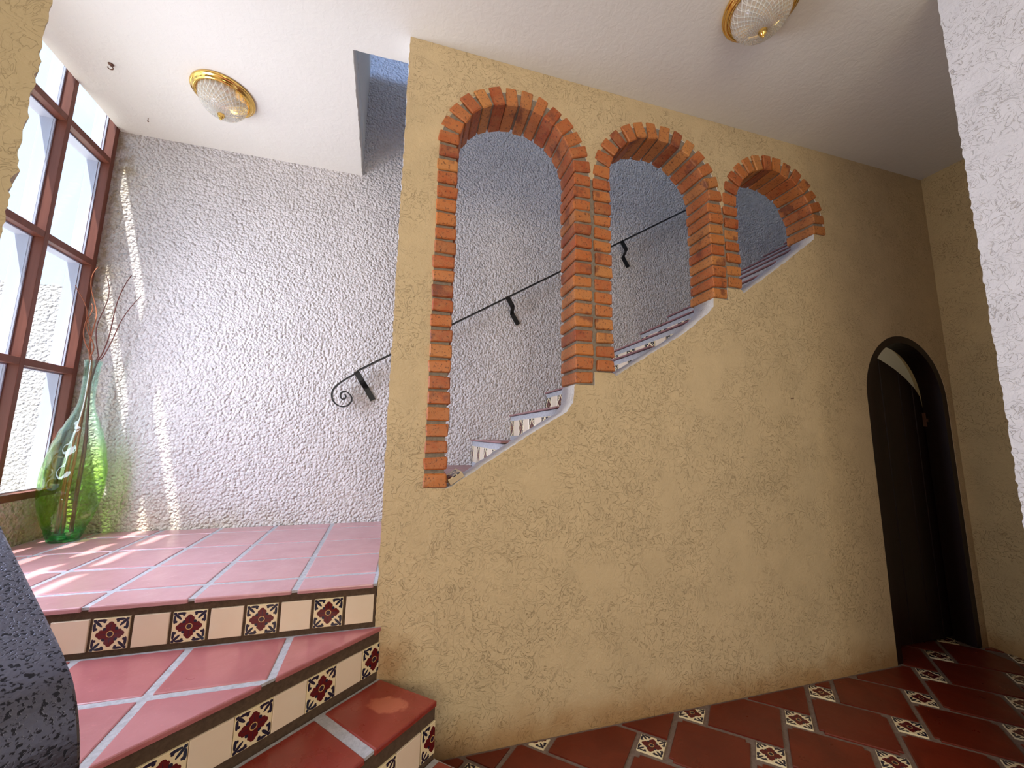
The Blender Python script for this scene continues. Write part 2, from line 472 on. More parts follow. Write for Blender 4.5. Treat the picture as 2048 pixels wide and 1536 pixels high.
m = Mat('willow_bark'); M_TWIG = m.base(m.mix(m.noise(m.pos(), 30.0, 3), (0.26, 0.075, 0.035), (0.42, 0.15, 0.07)), 0.6, 0.3)
m = Mat('dark_willow_bark'); M_TWIG2 = m.base(m.mix(m.noise(m.pos(), 30.0, 3), (0.13, 0.045, 0.04), (0.22, 0.08, 0.06)), 0.6, 0.3)
m = Mat('rusty_steel'); M_RUST = m.base((0.16, 0.075, 0.045), 0.6, 0.4)
m = Mat('pale_ground'); p = m.pos(); M_GROUND = m.base(m.mix(m.noise(p, 3.0, 4), (0.50, 0.47, 0.42), (0.60, 0.57, 0.52)), 0.9, 0.1)
m = Mat('sandy_mortar'); M_SANDY = m.base((0.62, 0.50, 0.34), 0.8, 0.2)

# ------------------------------------------------------------------ key dimensions (metres, camera at the origin)
ZF, ZL, ZC = -1.31, -0.609, 2.014
YA, YA2, YB = 1.75, 1.91, 2.94
XL, XR = -0.087, 3.735
YD = Vector((math.sin(TH), math.cos(TH), 0)); ND = Vector((math.cos(TH), -math.sin(TH), 0)); CW = -1.81
def win(t, n, z=0.0):
    """point at distance t along the window wall and n along its inward normal"""
    p = ND * n + YD * t
    return Vector((p.x, p.y, z))
def wx(y, n=CW):
    return (n + math.sin(TH) * y) / math.cos(TH)

# ------------------------------------------------------------------ room shell
wall_back = structure(bm_obj('wall_back', box_bm(-2.0, 5.8, YB, YB + 0.2, -1.6, 4.8), M_STUCCO))

# the wall with the three brick arches: outline in (x, z)
ARC = [(0.495, 1.430, 0.317), (1.368, 1.425, 0.337), (2.238, 1.425, 0.320)]
BR = 0.102
def sill(x): return -0.37 + 0.655 * x
def arch_arc(c, r, a0, a1, n):
    return [(c[0] + r*math.cos(math.radians(a0 + (a1-a0)*i/n)), c[1] + r*math.sin(math.radians(a0 + (a1-a0)*i/n))) for i in range(n+1)]
hole = []
RO = 0.095
hole += [(0.082, -0.232), (0.082, 1.43)]
def ring_x(c1, c2):
    r1, r2 = c1[2] + RO, c2[2] + RO
    x = (c1[0] + c2[0]) / 2 + (r1*r1 - r2*r2) / (2 * (c2[0] - c1[0]))
    return x, math.degrees(math.acos(max(-1, min(1, (x - c1[0]) / r1)))), math.degrees(math.acos(max(-1, min(1, (x - c2[0]) / r2))))
def ring_meet(c1, c2):
    # half-way line between the two arches; where a ring does not reach it, run down its side
    x = 0.5 * ((c1[0] + c1[2] + BR) + (c2[0] - c2[2] - BR))
    return x
xm12, xm23 = ring_meet(ARC[0], ARC[1]), ring_meet(ARC[1], ARC[2])
def ring_angle(c, x):
    return math.degrees(math.acos(max(-1, min(1, (x - c[0]) / (c[2] + RO)))))
hole += arch_arc(ARC[0], ARC[0][2] + RO, 180, ring_angle(ARC[0], xm12), 22)
hole += arch_arc(ARC[1], ARC[1][2] + RO, ring_angle(ARC[1], xm12), ring_angle(ARC[1], xm23), 22)
hole += arch_arc(ARC[2], ARC[2][2] + RO, ring_angle(ARC[2], xm23), 0, 22)
def bot(p, q, s): return jline(p, q, 0.016, 0.0022, s)
xr1, xl2 = ARC[0][0] + ARC[0][2], ARC[1][0] - ARC[1][2]
xr2, xl3 = ARC[1][0] + ARC[1][2], ARC[2][0] - ARC[2][2]
xr3 = ARC[2][0] + ARC[2][2]
hole += [(xr3 + RO, 1.372), (xr3, 1.372)]
hole += bot((xr3 - 0.004, 1.335), (2.30, sill(2.30) + 0.01), 1) + bot((2.30, sill(2.30) + 0.01), (xl3, 0.875), 2)
hole += [(xl3, 0.905), (xm23, 0.905), (xm23, 0.828), (xr2, 0.828)]
hole += bot((xr2 - 0.004, 0.775), (1.655, 0.725), 3) + bot((1.655, 0.725), (1.50, 0.605), 4) + bot((1.50, 0.605), (xl2, 0.315), 5)
hole += [(xl2, 0.338), (xm12, 0.338), (xm12, 0.268), (xr1, 0.268)]
hole += bot((xr1 - 0.006, 0.255), (0.800, 0.175), 6) + bot((0.800, 0.175), (0.765, 0.125), 7) + bot((0.765, 0.125), (0.59, 0.022), 8) + bot((0.59, 0.022), (0.185, -0.238), 9)
hole += [(0.180, -0.236)]

DX0, DX1, DZS, DRZ = 2.884, 3.676, 0.29, 0.443
door_arc = [((DX0 + DX1)/2 + (DX1 - DX0)/2*math.cos(math.radians(a)), DZS + DRZ*math.sin(math.radians(a))) for a in range(0, 181, 8)]
outer = [(XL, ZF - 0.02)] + [(DX0, ZF - 0.02), ] + door_arc[::-1] + [(DX1, ZF - 0.02), (XR + 0.05, ZF - 0.02), (XR + 0.05, ZC + 0.05)]
outer += jline((XL, ZC + 0.05), (XL, ZF - 0.02), 0.014, 0.0024, 11)
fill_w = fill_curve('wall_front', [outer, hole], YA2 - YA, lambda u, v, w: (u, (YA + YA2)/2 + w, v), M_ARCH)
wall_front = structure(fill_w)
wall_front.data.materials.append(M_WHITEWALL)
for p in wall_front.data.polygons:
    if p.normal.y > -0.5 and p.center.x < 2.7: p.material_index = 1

# floor (grout bed), with the tiles laid on it further down
floor = structure(bm_obj('floor', box_bm(-2.3, 4.1, -3.2, YB + 0.1, ZF - 0.12, ZF - 0.006), M_FLOORGROUT))

# ceiling slab with the stair opening; the slab stops at the window
xh = lambda y: -0.381 + (y - 1.908) * (-0.0605)
ceil_outer = [(wx(-3.2) - 0.25, -3.2), (5.6, -3.2), (5.6, YB + 0.1), (wx(YB) , YB + 0.1), (wx(YB), YB), (wx(1.1), 1.1), (wx(1.1) - 0.25, 1.1)]
ceil_hole = jline((xh(1.905), 1.905), (XL, 1.900), 0.02, 0.002, 21) + [(XL, 1.899), (5.4, 1.915), (5.4, YB + 0.02), (xh(YB), YB + 0.02)]
ceil_hole += jline((xh(YB), YB), (xh(1.905), 1.905), 0.018, 0.003, 22)
ceiling = structure(fill_curve('ceiling', [ceil_outer, ceil_hole], 0.20, lambda u, v, w: (u, v, ZC + 0.10 + w), M_CEIL))

structure(bm_obj('wall_right', box_bm(XR, XR + 0.2, 0.4, YA2, ZF - 0.02, ZC + 0.05), M_BEIGE_WARMED))
# near wall on the right: the corner edge shows, its face looks at the window
def near_right():
    bm = bmesh.new(); rnd = random.Random(5); n = 230
    rows = []
    for i in range(n + 1):
        z = ZF - 0.02 + (ZC + 0.03 - ZF) * i / n
        j = rnd.gauss(0, 0.0017)
        rows.append([bm.verts.new((x, y, z)) for x, y in ((2.185, -3.2), (2.185, 0.80), (2.186 + j*0.4, 0.886 + j), (3.95, 0.886), (3.95, -3.2))])
    for a, b in zip(rows, rows[1:]):
        for k in range(5):
            bm.faces.new((a[k], a[(k+1) % 5], b[(k+1) % 5], b[k]))
    bm.faces.new(rows[0]); bm.faces.new(rows[-1])
    return bm
structure(bm_obj('wall_near_right', near_right(), M_WHITEWALL))
# near wall on the left, seen only as a ragged edge against the window
def near_left():
    bm = bmesh.new(); rnd = random.Random(9); n = 300
    rows = []
    for i in range(n + 1):
        z = ZF - 0.02 + (ZC + 0.03 - ZF) * i / n
        j = rnd.gauss(0, 0.0024)
        e = -0.803
        rows.append([bm.verts.new(p) for p in ((-2.1, 0.955, z), (e - 0.06, 0.955, z), (e + j, 0.955, z), (e - 0.135 + j, 1.095, z), (-2.1, 1.095, z))])
    for a, b in zip(rows, rows[1:]):
        for k in range(5):
            bm.faces.new((a[k], a[(k+1) % 5], b[(k+1) % 5], b[k]))
    bm.faces.new(rows[0]); bm.faces.new(rows[-1])
    return bm
structure(bm_obj('wall_near_left', near_left(), M_BEIGE_SHADED))
# hall behind the camera
structure(bm_obj('wall_hall_left', box_bm(-2.3, -2.1, -3.2, 1.095, ZF - 0.02, ZC + 0.05), M_BEIGE_SHADED))
bm = bmesh.new()
for b in ((-2.3, 0.6, ZF, ZC), (1.5, 2.6, ZF, ZC), (0.6, 1.5, 0.8, ZC)):
    add_box(bm, b[0], b[1], -3.4, -3.2, b[2], b[3])
structure(bm_obj('wall_hall_rear', bm, M_BEIGE_SHADED))

# window wall: sill wall below and wall above the glazing
def win_box(t0, t1, n0, n1, z0, z1, bm=None, bevel=0):
    own = bm is None
    if own: bm = bmesh.new()
    vs = add_box(bm, n0, n1, t0, t1, z0, z1)
    for v in vs:
        v.co = win(v.co.y, v.co.x, v.co.z)
    if own and bevel:
        bmesh.ops.recalc_face_normals(bm, faces=bm.faces[:])
        bmesh.ops.bevel(bm, geom=bm.edges[:], offset=bevel, segments=1, affect='EDGES')
    return bm
T0, T1 = 1.277, 3.034
SILL_Z, TOP_Z = -0.376, 2.48
bm = win_box(1.0, 3.05, CW - 0.13, CW, -1.6, SILL_Z)
win_box(1.0, T0 - 0.02, CW - 0.13, CW, SILL_Z, 4.8, bm)
win_box(T0 - 0.02, 3.05, CW - 0.13, CW - 0.005, TOP_Z, 4.8, bm)
structure(bm_obj('wall_left', bm, M_STUCCO))

# upper floor: stair shaft side, parapet, roof and front wall with a high opening to the sky
shaft = bmesh.new()
add_box(shaft, -0.62, -0.41, 1.905, YB, ZC + 0.19, 4.8)
for v in shaft.verts:
    if v.co.x > -0.5: v.co.x = xh(v.co.y)
structure(bm_obj('wall_shaft_left', shaft, M_CEIL))
structure(bm_obj('wall_parapet', box_bm(-0.62, 5.6, 1.76, 1.90, ZC + 0.20, 3.08), M_CEIL))
bm = box_bm(-2.2, 5.8, -0.6, -0.45, ZC + 0.20, 3.25); add_box(bm, -2.2, 5.8, -0.6, -0.45, 3.62, 4.8)
structure(bm_obj('wall_upper_front', bm, M_CEIL))
structure(bm_obj('wall_upper_right', box_bm(5.6, 5.8, -0.6, YB, ZC - 0.0, 4.8), M_CEIL))
structure(bm_obj('ceiling_upper', box_bm(-2.2, 5.8, -0.6, YB + 0.2, 4.8, 4.95), M_CEIL))

# closet behind the small door
structure(bm_obj('wall_closet_left', box_bm(2.70, 2.80, YA2, YB, ZF, 0.90), M_CEIL))
structure(bm_obj('wall_closet_right', box_bm(XR, XR + 0.1, YA2, YB, ZF, 0.96), M_CEIL))
structure(bm_obj('ceiling_closet', box_bm(2.70, XR, YA2, YB, 0.90, 0.96), M_CEIL))
pd = bpy.data.lights.new('closet_bulb', 'POINT'); pd.energy = 0.9; pd.color = (1, 0.86, 0.62); pd.shadow_soft_size = 0.05
po = bpy.data.objects.new('closet_bulb', pd); COL.objects.link(po); po.location = (3.30, 2.45, 0.80)

# outdoors
structure(bm_obj('ground', box_bm(-14, wx(2.0) - 0.12, -9, 9, -1.75, -1.6), M_GROUND))
structure(bm_obj('wall_garden', box_bm(-9.0, -2.12, YB + 0.02, YB + 0.2, -1.6, 0.90), M_GARDEN))

# ------------------------------------------------------------------ window
window = structure(empty('window_1', win(2.2, CW, SILL_Z)))
win_inv = window.matrix_basis.inverted()
def wpart(name, bm, mat, parent=None):
    o = bm_obj(name, bm, mat)
    for v in o.data.vertices: v.co = v.co - window.location
    o.parent = parent or window
    return o
RAILS = [2.46, 1.759, 1.052, 0.351, -0.357]
MULL = [3.017, 2.657, 2.312, 1.967, 1.622, 1.277]
NI, NG, NO = CW, CW - 0.055, CW - 0.120
for t in MULL:
    w = 0.014 if t < 3.0 else 0.017
    wpart('mullion', win_box(t - w, t + w, NG - 0.004, NI, SILL_Z, TOP_Z, bevel=0.0015), M_WINWOOD)
    wpart('outer_mullion', win_box(t - w, t + w, NO, NG - 0.006, SILL_Z, TOP_Z), M_ALU)
for z in RAILS:
    for ta, tb in zip(MULL[1:], MULL):
        wpart('rail', win_box(ta + 0.0142, tb - 0.0142, NG - 0.004, NI - 0.001, z - 0.019, z + 0.019, bevel=0.0015), M_WINWOOD)
        wpart('outer_rail', win_box(ta + 0.0142, tb - 0.0142, NO, NG - 0.006, z - 0.019, z + 0.019), M_ALU)
for za, zb in zip(RAILS[1:], RAILS):
    for ta, tb in zip(MULL[1:], MULL):
        a, b, c, d = ta + 0.015, tb - 0.015, za + 0.0195, zb - 0.0195
        pane = wpart('pane', win_box(a, b, NG - 0.003, NG + 0.001, c, d), M_PANE)
        bm = win_box(a, b, NG + 0.001, NG + 0.009, c, c + 0.007)
        win_box(a, b, NG + 0.001, NG + 0.009, d - 0.007, d, bm)
        win_box(a, a + 0.007, NG + 0.001, NG + 0.009, c + 0.007, d - 0.007, bm)
        win_box(b - 0.007, b, NG + 0.001, NG + 0.009, c + 0.007, d - 0.007, bm)
        o = bm_obj('glazing_bead', bm, M_ALU)
        for v in o.data.vertices: v.co = v.co - window.location
        o.parent = pane

# ------------------------------------------------------------------ brick arches
BRICKS = []
for k in range(7):
    rnd = random.Random(40 + k)
    bm = box_bm(-BR/2, BR/2, -0.097, 0.097, -0.0285, 0.0285)
    for v in bm.verts:
        v.co += Vector((rnd.uniform(-0.004, 0.004), rnd.uniform(-0.004, 0.004), rnd.uniform(-0.003, 0.003)))
    bmesh.ops.recalc_face_normals(bm, faces=bm.faces[:])
    bmesh.ops.bevel(bm, geom=bm.edges[:], offset=0.005, segments=1, affect='EDGES')
    me = bpy.data.meshes.new('brick'); bm.to_mesh(me); bm.free(); me.materials.append(M_BRICK)
    BRICKS.append(me)
YBR = 1.742 + 0.097
def lay(parent, x, z, ang, scale=(1, 1, 1)):
    o = bpy.data.objects.new('brick', random.choice(BRICKS)); link(o, parent)
    o.location = Vector((x, YBR + random.uniform(-0.004, 0.003), z)) - parent.location
    flip = random.random() < 0.5
    o.rotation_euler = (random.uniform(-0.012, 0.012), -ang + random.uniform(-0.03, 0.03) + (math.pi if flip else 0), random.uniform(-0.015, 0.015))
    o.scale = (scale[0] * random.uniform(0.97, 1.03), scale[1], scale[2] * random.uniform(0.95, 1.05))
    return o
PITCH_B = 0.0727
def column(parent, x, z_bottom, z_top):
    n = round((z_top - z_bottom) / PITCH_B); p = (z_top - z_bottom) / n
    for i in range(n):
        lay(parent, x, z_bottom + (i + 0.5) * p, 0.0)
arches = []
info = [('tall brick arch, the left one of three, above the lowest stair steps', -0.235, 0.268),
        ('middle brick arch, between the tall one and the shortest one', 0.338, 0.826),
        ('shortest brick arch, the right one of three, with dark soot on its bricks', 0.905, 1.372)]
for k, (c, (lab, zl, zr)) in enumerate(zip(ARC, info)):
    a = tag(empty('brick_arch', (c[0], YBR, zl)), lab, 'arch', 'brick arches along the stair wall')
    arches.append(a)
    cx, cz, r = c
    column(a, cx - r - BR/2 + 0.002, zl, cz + 0.02)
    column(a, cx + r + BR/2 - 0.002, zr, cz + 0.02)
    nv = 14
    for i in range(nv):
        t = math.radians(180 * (i + 0.5) / nv)
        lay(a, cx + (r + BR/2) * math.cos(t), cz + 0.022 + (r + BR/2 - 0.002) * math.sin(t), t, (1, 1, 1.12))
    # mortar body
    bm = bmesh.new(); y0, y1 = 1.7535, 1.920
    xa = cx - r - BR + 0.006 if k == 0 else (xm12, xm23)[k-1]
    xb = cx + r + BR - 0.006 if k == 2 else (xm12, xm23)[k]
    add_box(bm, xa, cx - r - 0.010, y0, y1, zl + 0.003, cz + 0.02)
    add_box(bm, cx + r + 0.010, xb, y0, y1, zr + 0.003, cz + 0.02)
    n = 30
    ri, ro = r + 0.010, r + RO + 0.002
    prev = None
    for i in range(n + 1):
        t = math.pi * i / n
        ring = [bm.verts.new((cx + rr_*math.cos(t), yy, cz + 0.02 + rr_*math.sin(t))) for rr_, yy in ((ri, y0), (ro, y0), (ro, y1), (ri, y1))]
        if prev:
            for q in range(4): bm.faces.new((prev[q], prev[(q+1) % 4], ring[(q+1) % 4], ring[q]))
        else: bm.faces.new(ring)
        prev = ring
    bm.faces.new(prev)
    for v in bm.verts:
        v.co -= a.location
    bm_obj('mortar', bm, M_MORTAR, a)

# ------------------------------------------------------------------ tiles shared by all risers and the floor
TS = 0.1055
def flat_tile_mesh(name, w0, w1, h, th, mat, uvw=None):
    """tile in the x/z plane facing -y, from w0 to w1 across; uv covers the full tile width uvw"""
    bm = box_bm(w0, w1, 0, th, -h/2, h/2)
    bmesh.ops.recalc_face_normals(bm, faces=bm.faces[:])
    bmesh.ops.bevel(bm, geom=[e for e in bm.edges if max(v.co.y for v in e.verts) < 1e-6], offset=0.0015, segments=1, affect='EDGES')
    uv = bm.loops.layers.uv.new('UVMap')
    for f in bm.faces:
        for l in f.loops:
            l[uv].uv = ((l.vert.co.x) / TS + 0.5, l.vert.co.z / h + 0.5)
    me = bpy.data.meshes.new(name); bm.to_mesh(me); bm.free(); me.materials.append(mat)
    return me
ME_PAINT = flat_tile_mesh('painted_tile', -TS/2, TS/2, TS, 0.010, M_PAINTED)
ME_PLAIN = flat_tile_mesh('plain_tile', -TS/2, TS/2, TS, 0.010, M_CREAM)

def put_tile(parent, me, name, p, ang):
    o = bpy.data.objects.new(name, me); link(o, parent)
    base = Vector((0, 0, 0)); q = parent
    while q is not None:
        base += q.location; q = q.parent
    o.location = Vector(p) - base
    o.rotation_euler = (0, 0, ang)
    return o

def child(name, bm, mat, parent):
    base = Vector((0, 0, 0)); q = parent
    while q is not None:
        base += q.location; q = q.parent
    for v in bm.verts: v.co -= base
    return bm_obj(name, bm, mat, parent)

# ------------------------------------------------------------------ lower staircase with the landing
stairs = tag(empty('staircase', (-0.6, 1.6, ZF)), 'lower flight of red tiled steps with flowered risers, up to the landing', 'stairs')
def step_body(name, poly, z0, z1, riser_p, riser_d, length):
    """mortar body of a step; the tread tiles and riser tiles become its children"""
    return child(name, prism_bm(poly, z0, z1 - 0.012), M_BAND, stairs)
def tread(step, poly, z, mat, lines, gap):
    """split a convex tread outline by lines (n, c) and lay one tile in every piece"""
    pieces = [poly]
    for n, c in lines:
        L = math.hypot(*n); n = (n[0]/L, n[1]/L); c = c / L
        nxt = []
        for p in pieces:
            nxt.append(clip(p, n, c - gap/2)); nxt.append(clip(p, (-n[0], -n[1]), -c - gap/2))
        pieces = [p for p in nxt if len(p) > 2 and abs(poly_area(p)) > 4e-4]
    for p in pieces:
        dz = random.uniform(-0.0012, 0.0012)
        child('floor_tile', prism_bm(p, z - 0.016, z + dz, 0.005), mat, step)
def grout_sheet(step, poly, z, mat=None):
    child('grout', prism_bm(poly, z - 0.0125, z - 0.0035), mat or M_GROUT, step)

P2 = (-0.063, 1.747); D2 = (-0.756, -0.654)
P1 = (0.155, 1.560); D1 = (-0.750, -0.661)
def along(p, d, s): return (p[0] + d[0]*s, p[1] + d[1]*s)
def off(p, n, k): return (p[0] + n[0]*k, p[1] + n[1]*k)
ZS2, ZS1, ZS0 = -0.777, -0.971, -1.160
YN = 1.747
# landing
land_poly = [(XL - 0.002, YN + 0.006), (XL - 0.002, YB), (wx(YB) + 0.002, YB), (wx(YN) + 0.002, YN + 0.006)]
landing = step_body('landing', land_poly, ZF, ZL, None, None, None)
top_poly = [(XL + 0.001, YN - 0.002), (XL + 0.001, YB - 0.004), (wx(YB) + 0.006, YB - 0.004), (wx(YN) + 0.004, YN - 0.002)]
tt = math.tan(TH)
nline = lambda x0, y0: ((1.0, -tt), x0 - tt * y0)
land_lines = [nline(-0.402, 1.88), nline(-0.744, 1.88), nline(-1.062, 2.0), nline(-1.386, 2.1), nline(-1.705, 2.1)]
row_lines = [((0.012, 1.0), 1.880), ((0.010, 1.0), 2.170), ((0.008, 1.0), 2.470), ((0.004, 1.0), 2.790)]
grout_sheet(landing, [(XL - 0.002, YN + 0.003), (XL - 0.002, YB - 0.002), (wx(YB) + 0.003, YB - 0.002), (wx(YN) + 0.003, YN + 0.003)], ZL)
tile_poly = [(XL - 0.015, YN - 0.004), (XL - 0.015, YB - 0.012), (wx(YB) + 0.012, YB - 0.012), (wx(YN) + 0.006, YN - 0.004)]
tread(landing, tile_poly, ZL, M_LANDTILE, land_lines + row_lines, 0.021)
# riser of the landing
for k in range(16):
    x = -0.082 - 0.068 - 0.1166 * k
    if x < wx(YN) + 0.06: break
    put_tile(landing, ME_PAINT if k % 2 else ME_PLAIN, 'painted_tile' if k % 2 else 'plain_tile', (x, YN - 0.001, -0.7055), 0.0)

# second step
A2 = math.atan2(-D2[1], -D2[0])
s2_poly = [P2, along(P2, D2, 1.0), (-1.45, 1.105), (-1.45, YN + 0.01), (-0.09, YN + 0.01)]
n2v = (-D2[1], D2[0]); n2v = (0.654, -0.756)
step2 = step_body('step', [off(q, n2v, -0.006) if i < 2 else q for i, q in enumerate(s2_poly)], ZF, ZS2, None, None, None)
grout_sheet(step2, [off(q, n2v, -0.002) if i < 2 else q for i, q in enumerate(s2_poly)], ZS2)
tp2 = [off(P2, n2v, 0.004), off(along(P2, D2, 1.0), n2v, 0.004), (-1.45, 1.12), (-1.45, YN - 0.006), (-0.10, YN - 0.006)]
tread(step2, tp2, ZS2, M_WINDTILE, [nline(-0.386, 1.6), nline(-0.712, 1.6), nline(-1.04, 1.6), ((0.0, 1.0), 1.466)], 0.023)
me_cut = flat_tile_mesh('painted_tile', -0.0265, TS/2, TS, 0.010, M_PAINTED)
def riser_run(step, p, d, n, ang, zc, first, pitch, count, me_cut, cut_c, start_plain=True):
    q = off(along(p, d, cut_c), n, 0.001)
    put_tile(step, me_cut, 'painted_tile', (q[0], q[1], zc), ang)
    for k in range(count):
        q = off(along(p, d, first + pitch * k), n, 0.001)
        plain = (k % 2 == 0)
        put_tile(step, ME_PLAIN if plain else ME_PAINT, 'plain_tile' if plain else 'painted_tile', (q[0], q[1], zc), ang)
# the tile's own +x must run against d (towards the wall end)
me_cut2 = flat_tile_mesh('painted_tile', -TS/2, 0.0235, TS, 0.010, M_PAINTED)
riser_run(step2, P2, D2, n2v, A2, -0.890, 0.1345, 0.1073, 8, me_cut2, 0.0255)

# first visible step, free end towards the hall
A1 = math.atan2(-D1[1], -D1[0])
n1v = (0.661, -0.750)
E1 = along(P1, D1, 1.20)
s1_poly = [P1, E1, along(P2, D2, 1.0), P2]
step1 = step_body('step', [off(P1, n1v, -0.006), off(E1, n1v, -0.006), along(P2, D2, 1.0), P2], ZF, ZS1, None, None, None)
grout_sheet(step1, [off(P1, n1v, -0.002), off(E1, n1v, -0.002), along(P2, D2, 1.0), P2], ZS1, M_GROUT)
tp1 = [off(P1, n1v, 0.004), off(E1, n1v, 0.004), off(along(P2, D2, 1.0), n2v, 0.014), off(P2, n2v, 0.012)]
perp = D1
gl = [((D1[0], D1[1]), D1[0]*P1[0] + D1[1]*P1[1] + s) for s in (0.288, 0.60, 0.91)]
tread(step1, tp1, ZS1, M_STEPTILE, gl, 0.036)
me_cut1 = flat_tile_mesh('painted_tile', -TS/2, 0.0135, TS, 0.010, M_PAINTED)
riser_run(step1, P1, D1, n1v, A1, -1.0905, 0.1265, 0.1085, 9, me_cut1, 0.0150)

# lowest step, only a corner of it shows
P0 = (P1[0] + 0.218, P1[1] - 0.187); E0 = along(P0, D1, 1.20)
step0 = step_body('step', [off(P0, n1v, -0.006), off(E0, n1v, -0.006), E1, P1], ZF, ZS0, None, None, None)
grout_sheet(step0, [off(P0, n1v, -0.002), off(E0, n1v, -0.002), E1, P1], ZS0, M_GROUT)
tp0 = [off(P0, n1v, 0.004), off(E0, n1v, 0.004), off(E1, n1v, 0.026), off(P1, n1v, 0.022)]
tread(step0, tp0, ZS0, M_STEPTILE, [((D1[0], D1[1]), D1[0]*P0[0] + D1[1]*P0[1] + s) for s in (0.30, 0.61, 0.92)], 0.03)
for k in range(11):
    q = off(along(P0, D1, 0.06 + 0.1085 * k), n1v, 0.001)
    put_tile(step0, ME_PLAIN if k % 2 else ME_PAINT, 'plain_tile' if k % 2 else 'painted_tile', (q[0], q[1], -1.246), A1)

# ------------------------------------------------------------------ upper staircase behind the arches
upper = tag(empty('staircase', (1.2, 2.4, ZL)), 'upper flight climbing to the right behind the brick arches', 'stairs')
X0, RUN, Z0, RISE = -0.130, 0.306, -0.419, 0.196
ya, yb = YA2 + 0.035, YB - 0.002
for k in range(15):
    x, z = X0 + RUN * k, Z0 + RISE * k
    if k == 0: x = -0.080
    zb = z - RISE if k == 0 else z - RISE - 0.16
    st = child('step', box_bm(x + 0.010, X0 + RUN * (k + 1) + 0.012, ya, yb, max(zb, ZL + 0.001), z - 0.014), M_GROUT, upper)
    for yy in (ya + 0.002, ya + 0.345, ya + 0.69):
        child('floor_tile', box_bm(x - 0.006, X0 + RUN * (k + 1) - 0.004, yy, yy + 0.332, z - 0.011, z, 0.003), M_STAIRTILE, st)
    for j in range(8):
        yc = yb - 0.010 - TS*0.55 - 0.1235 * j
        if yc - TS/2 < ya: break
        put_tile(st, ME_PLAIN if j % 2 else ME_PAINT, 'plain_tile' if j % 2 else 'painted_tile', (x - 0.0, yc, z - 0.107), -math.pi/2).scale = (1.1, 1.0, 1.1)

# ------------------------------------------------------------------ floor tiles: big red tiles and small painted inserts
V1 = Vector((0.312, 0.122)); V2 = Vector((0.151, -0.285)); C0 = Vector((1.547, 1.432))
ga, gb = 0.31, 0.122; gd = ga*ga + gb*gb
e1 = (V1 * ga - V2 * gb) / gd; e2 = (V1 * (-gb) - V2 * ga) / gd
region = [(-0.05, 1.742), (0.21, 1.58), (0.45, 1.30), (0.45, -0.6), (2.18, -0.6), (2.18, 0.88), (3.73, 0.88), (3.73, 1.742)]
def near_door(p): return DX0 + 0.03 < p[0] < DX1 - 0.03
def clip_floor(poly):
    p = poly
    top = 1.735
    cx_ = sum(q[0] for q in poly) / len(poly); far = max(q[1] for q in poly)
    if far > 1.75 and DX0 + 0.05 < cx_ < DX1 - 0.05:
        top = 1.90
        p = clip(clip(p, (1, 0), DX1 - 0.052), (-1, 0), -DX0 - 0.052)
    p = clip(p, (0, 1), top) if len(p) > 2 else p
    p = clip(p, (1, 0), XR - 0.008) if len(p) > 2 else p
    c = sum(q[0] for q in poly) / len(poly), sum(q[1] for q in poly) / len(poly)
    if len(p) > 2 and c[0] < 0.75:
        # keep clear of the lowest step: stay on the hall side of its end edge and front edge
        ex = Vector((P0[0]-P2[0], P0[1]-P2[1])).normalized(); nn = (-(-ex.y), -(ex.x)); nn = (ex.y, -ex.x)
        cst = nn[0]*P2[0] + nn[1]*P2[1]
        if c[1] > 1.2:
            p = clip(p, nn, cst - 0.006)
    return p
cnt = 0
for i in range(-9, 10):
    for j in range(-9, 12):
        c = C0 + V1 * i + V2 * j
        if not (-0.3 < c.x < 4.2 and 0.0 < c.y < 2.4): continue
        s = 0.0515
        sq = [c + e1*a + e2*b for a, b in ((-s, -s), (s, -s), (s, s), (-s, s))]
        p = clip_floor([(q.x, q.y) for q in sq])
        if len(p) > 2 and abs(poly_area(p)) > 5e-4:
            bm = prism_bm(p, ZF - 0.008, ZF + 0.0005, 0.001)
            uv = bm.loops.layers.uv.new('UVMap')
            det = e1.x*e2.y - e1.y*e2.x
            for f in bm.faces:
                for l in f.loops:
                    d = Vector((l.vert.co.x, l.vert.co.y)) - c
                    l[uv].uv = ((d.x*e2.y - d.y*e2.x)/det/(2*s) + 0.5, (e1.x*d.y - e1.y*d.x)/det/(2*s) + 0.5)
            bm_obj('painted_tile', bm, M_PAINTED, floor)
        bc = c - e1 * (ga + gb)/2 - e2 * (ga - gb)/2
        h = ga/2 - 0.0115
        sq = [bc + e1*a + e2*b for a, b in ((-h, -h), (h, -h), (h, h), (-h, h))]
        p = clip_floor([(q.x, q.y) for q in sq])
        if len(p) > 2 and abs(poly_area(p)) > 1.5e-3:
            bm = prism_bm(p, ZF - 0.008, ZF + random.uniform(-0.001, 0.0015))
            bmesh.ops.recalc_face_normals(bm, faces=bm.faces[:])
            whole = len(p) == 4 and abs(abs(poly_area(p)) - 4*h*h*abs(e1.x*e2.y - e1.y*e2.x)) < 1e-6
            if whole:
                bmesh.ops.bevel(bm, geom=[e for e in bm.edges if abs(e.verts[0].co.z - e.verts[1].co.z) > 1e-4], offset=0.018, segments=2, affect='EDGES')
                bmesh.ops.bevel(bm, geom=[e for e in bm.edges if min(v.co.z for v in e.verts) > ZF - 0.003], offset=0.003, segments=1, affect='EDGES')
            bm_obj('floor_tile', bm, M_FLOORTILE, floor)

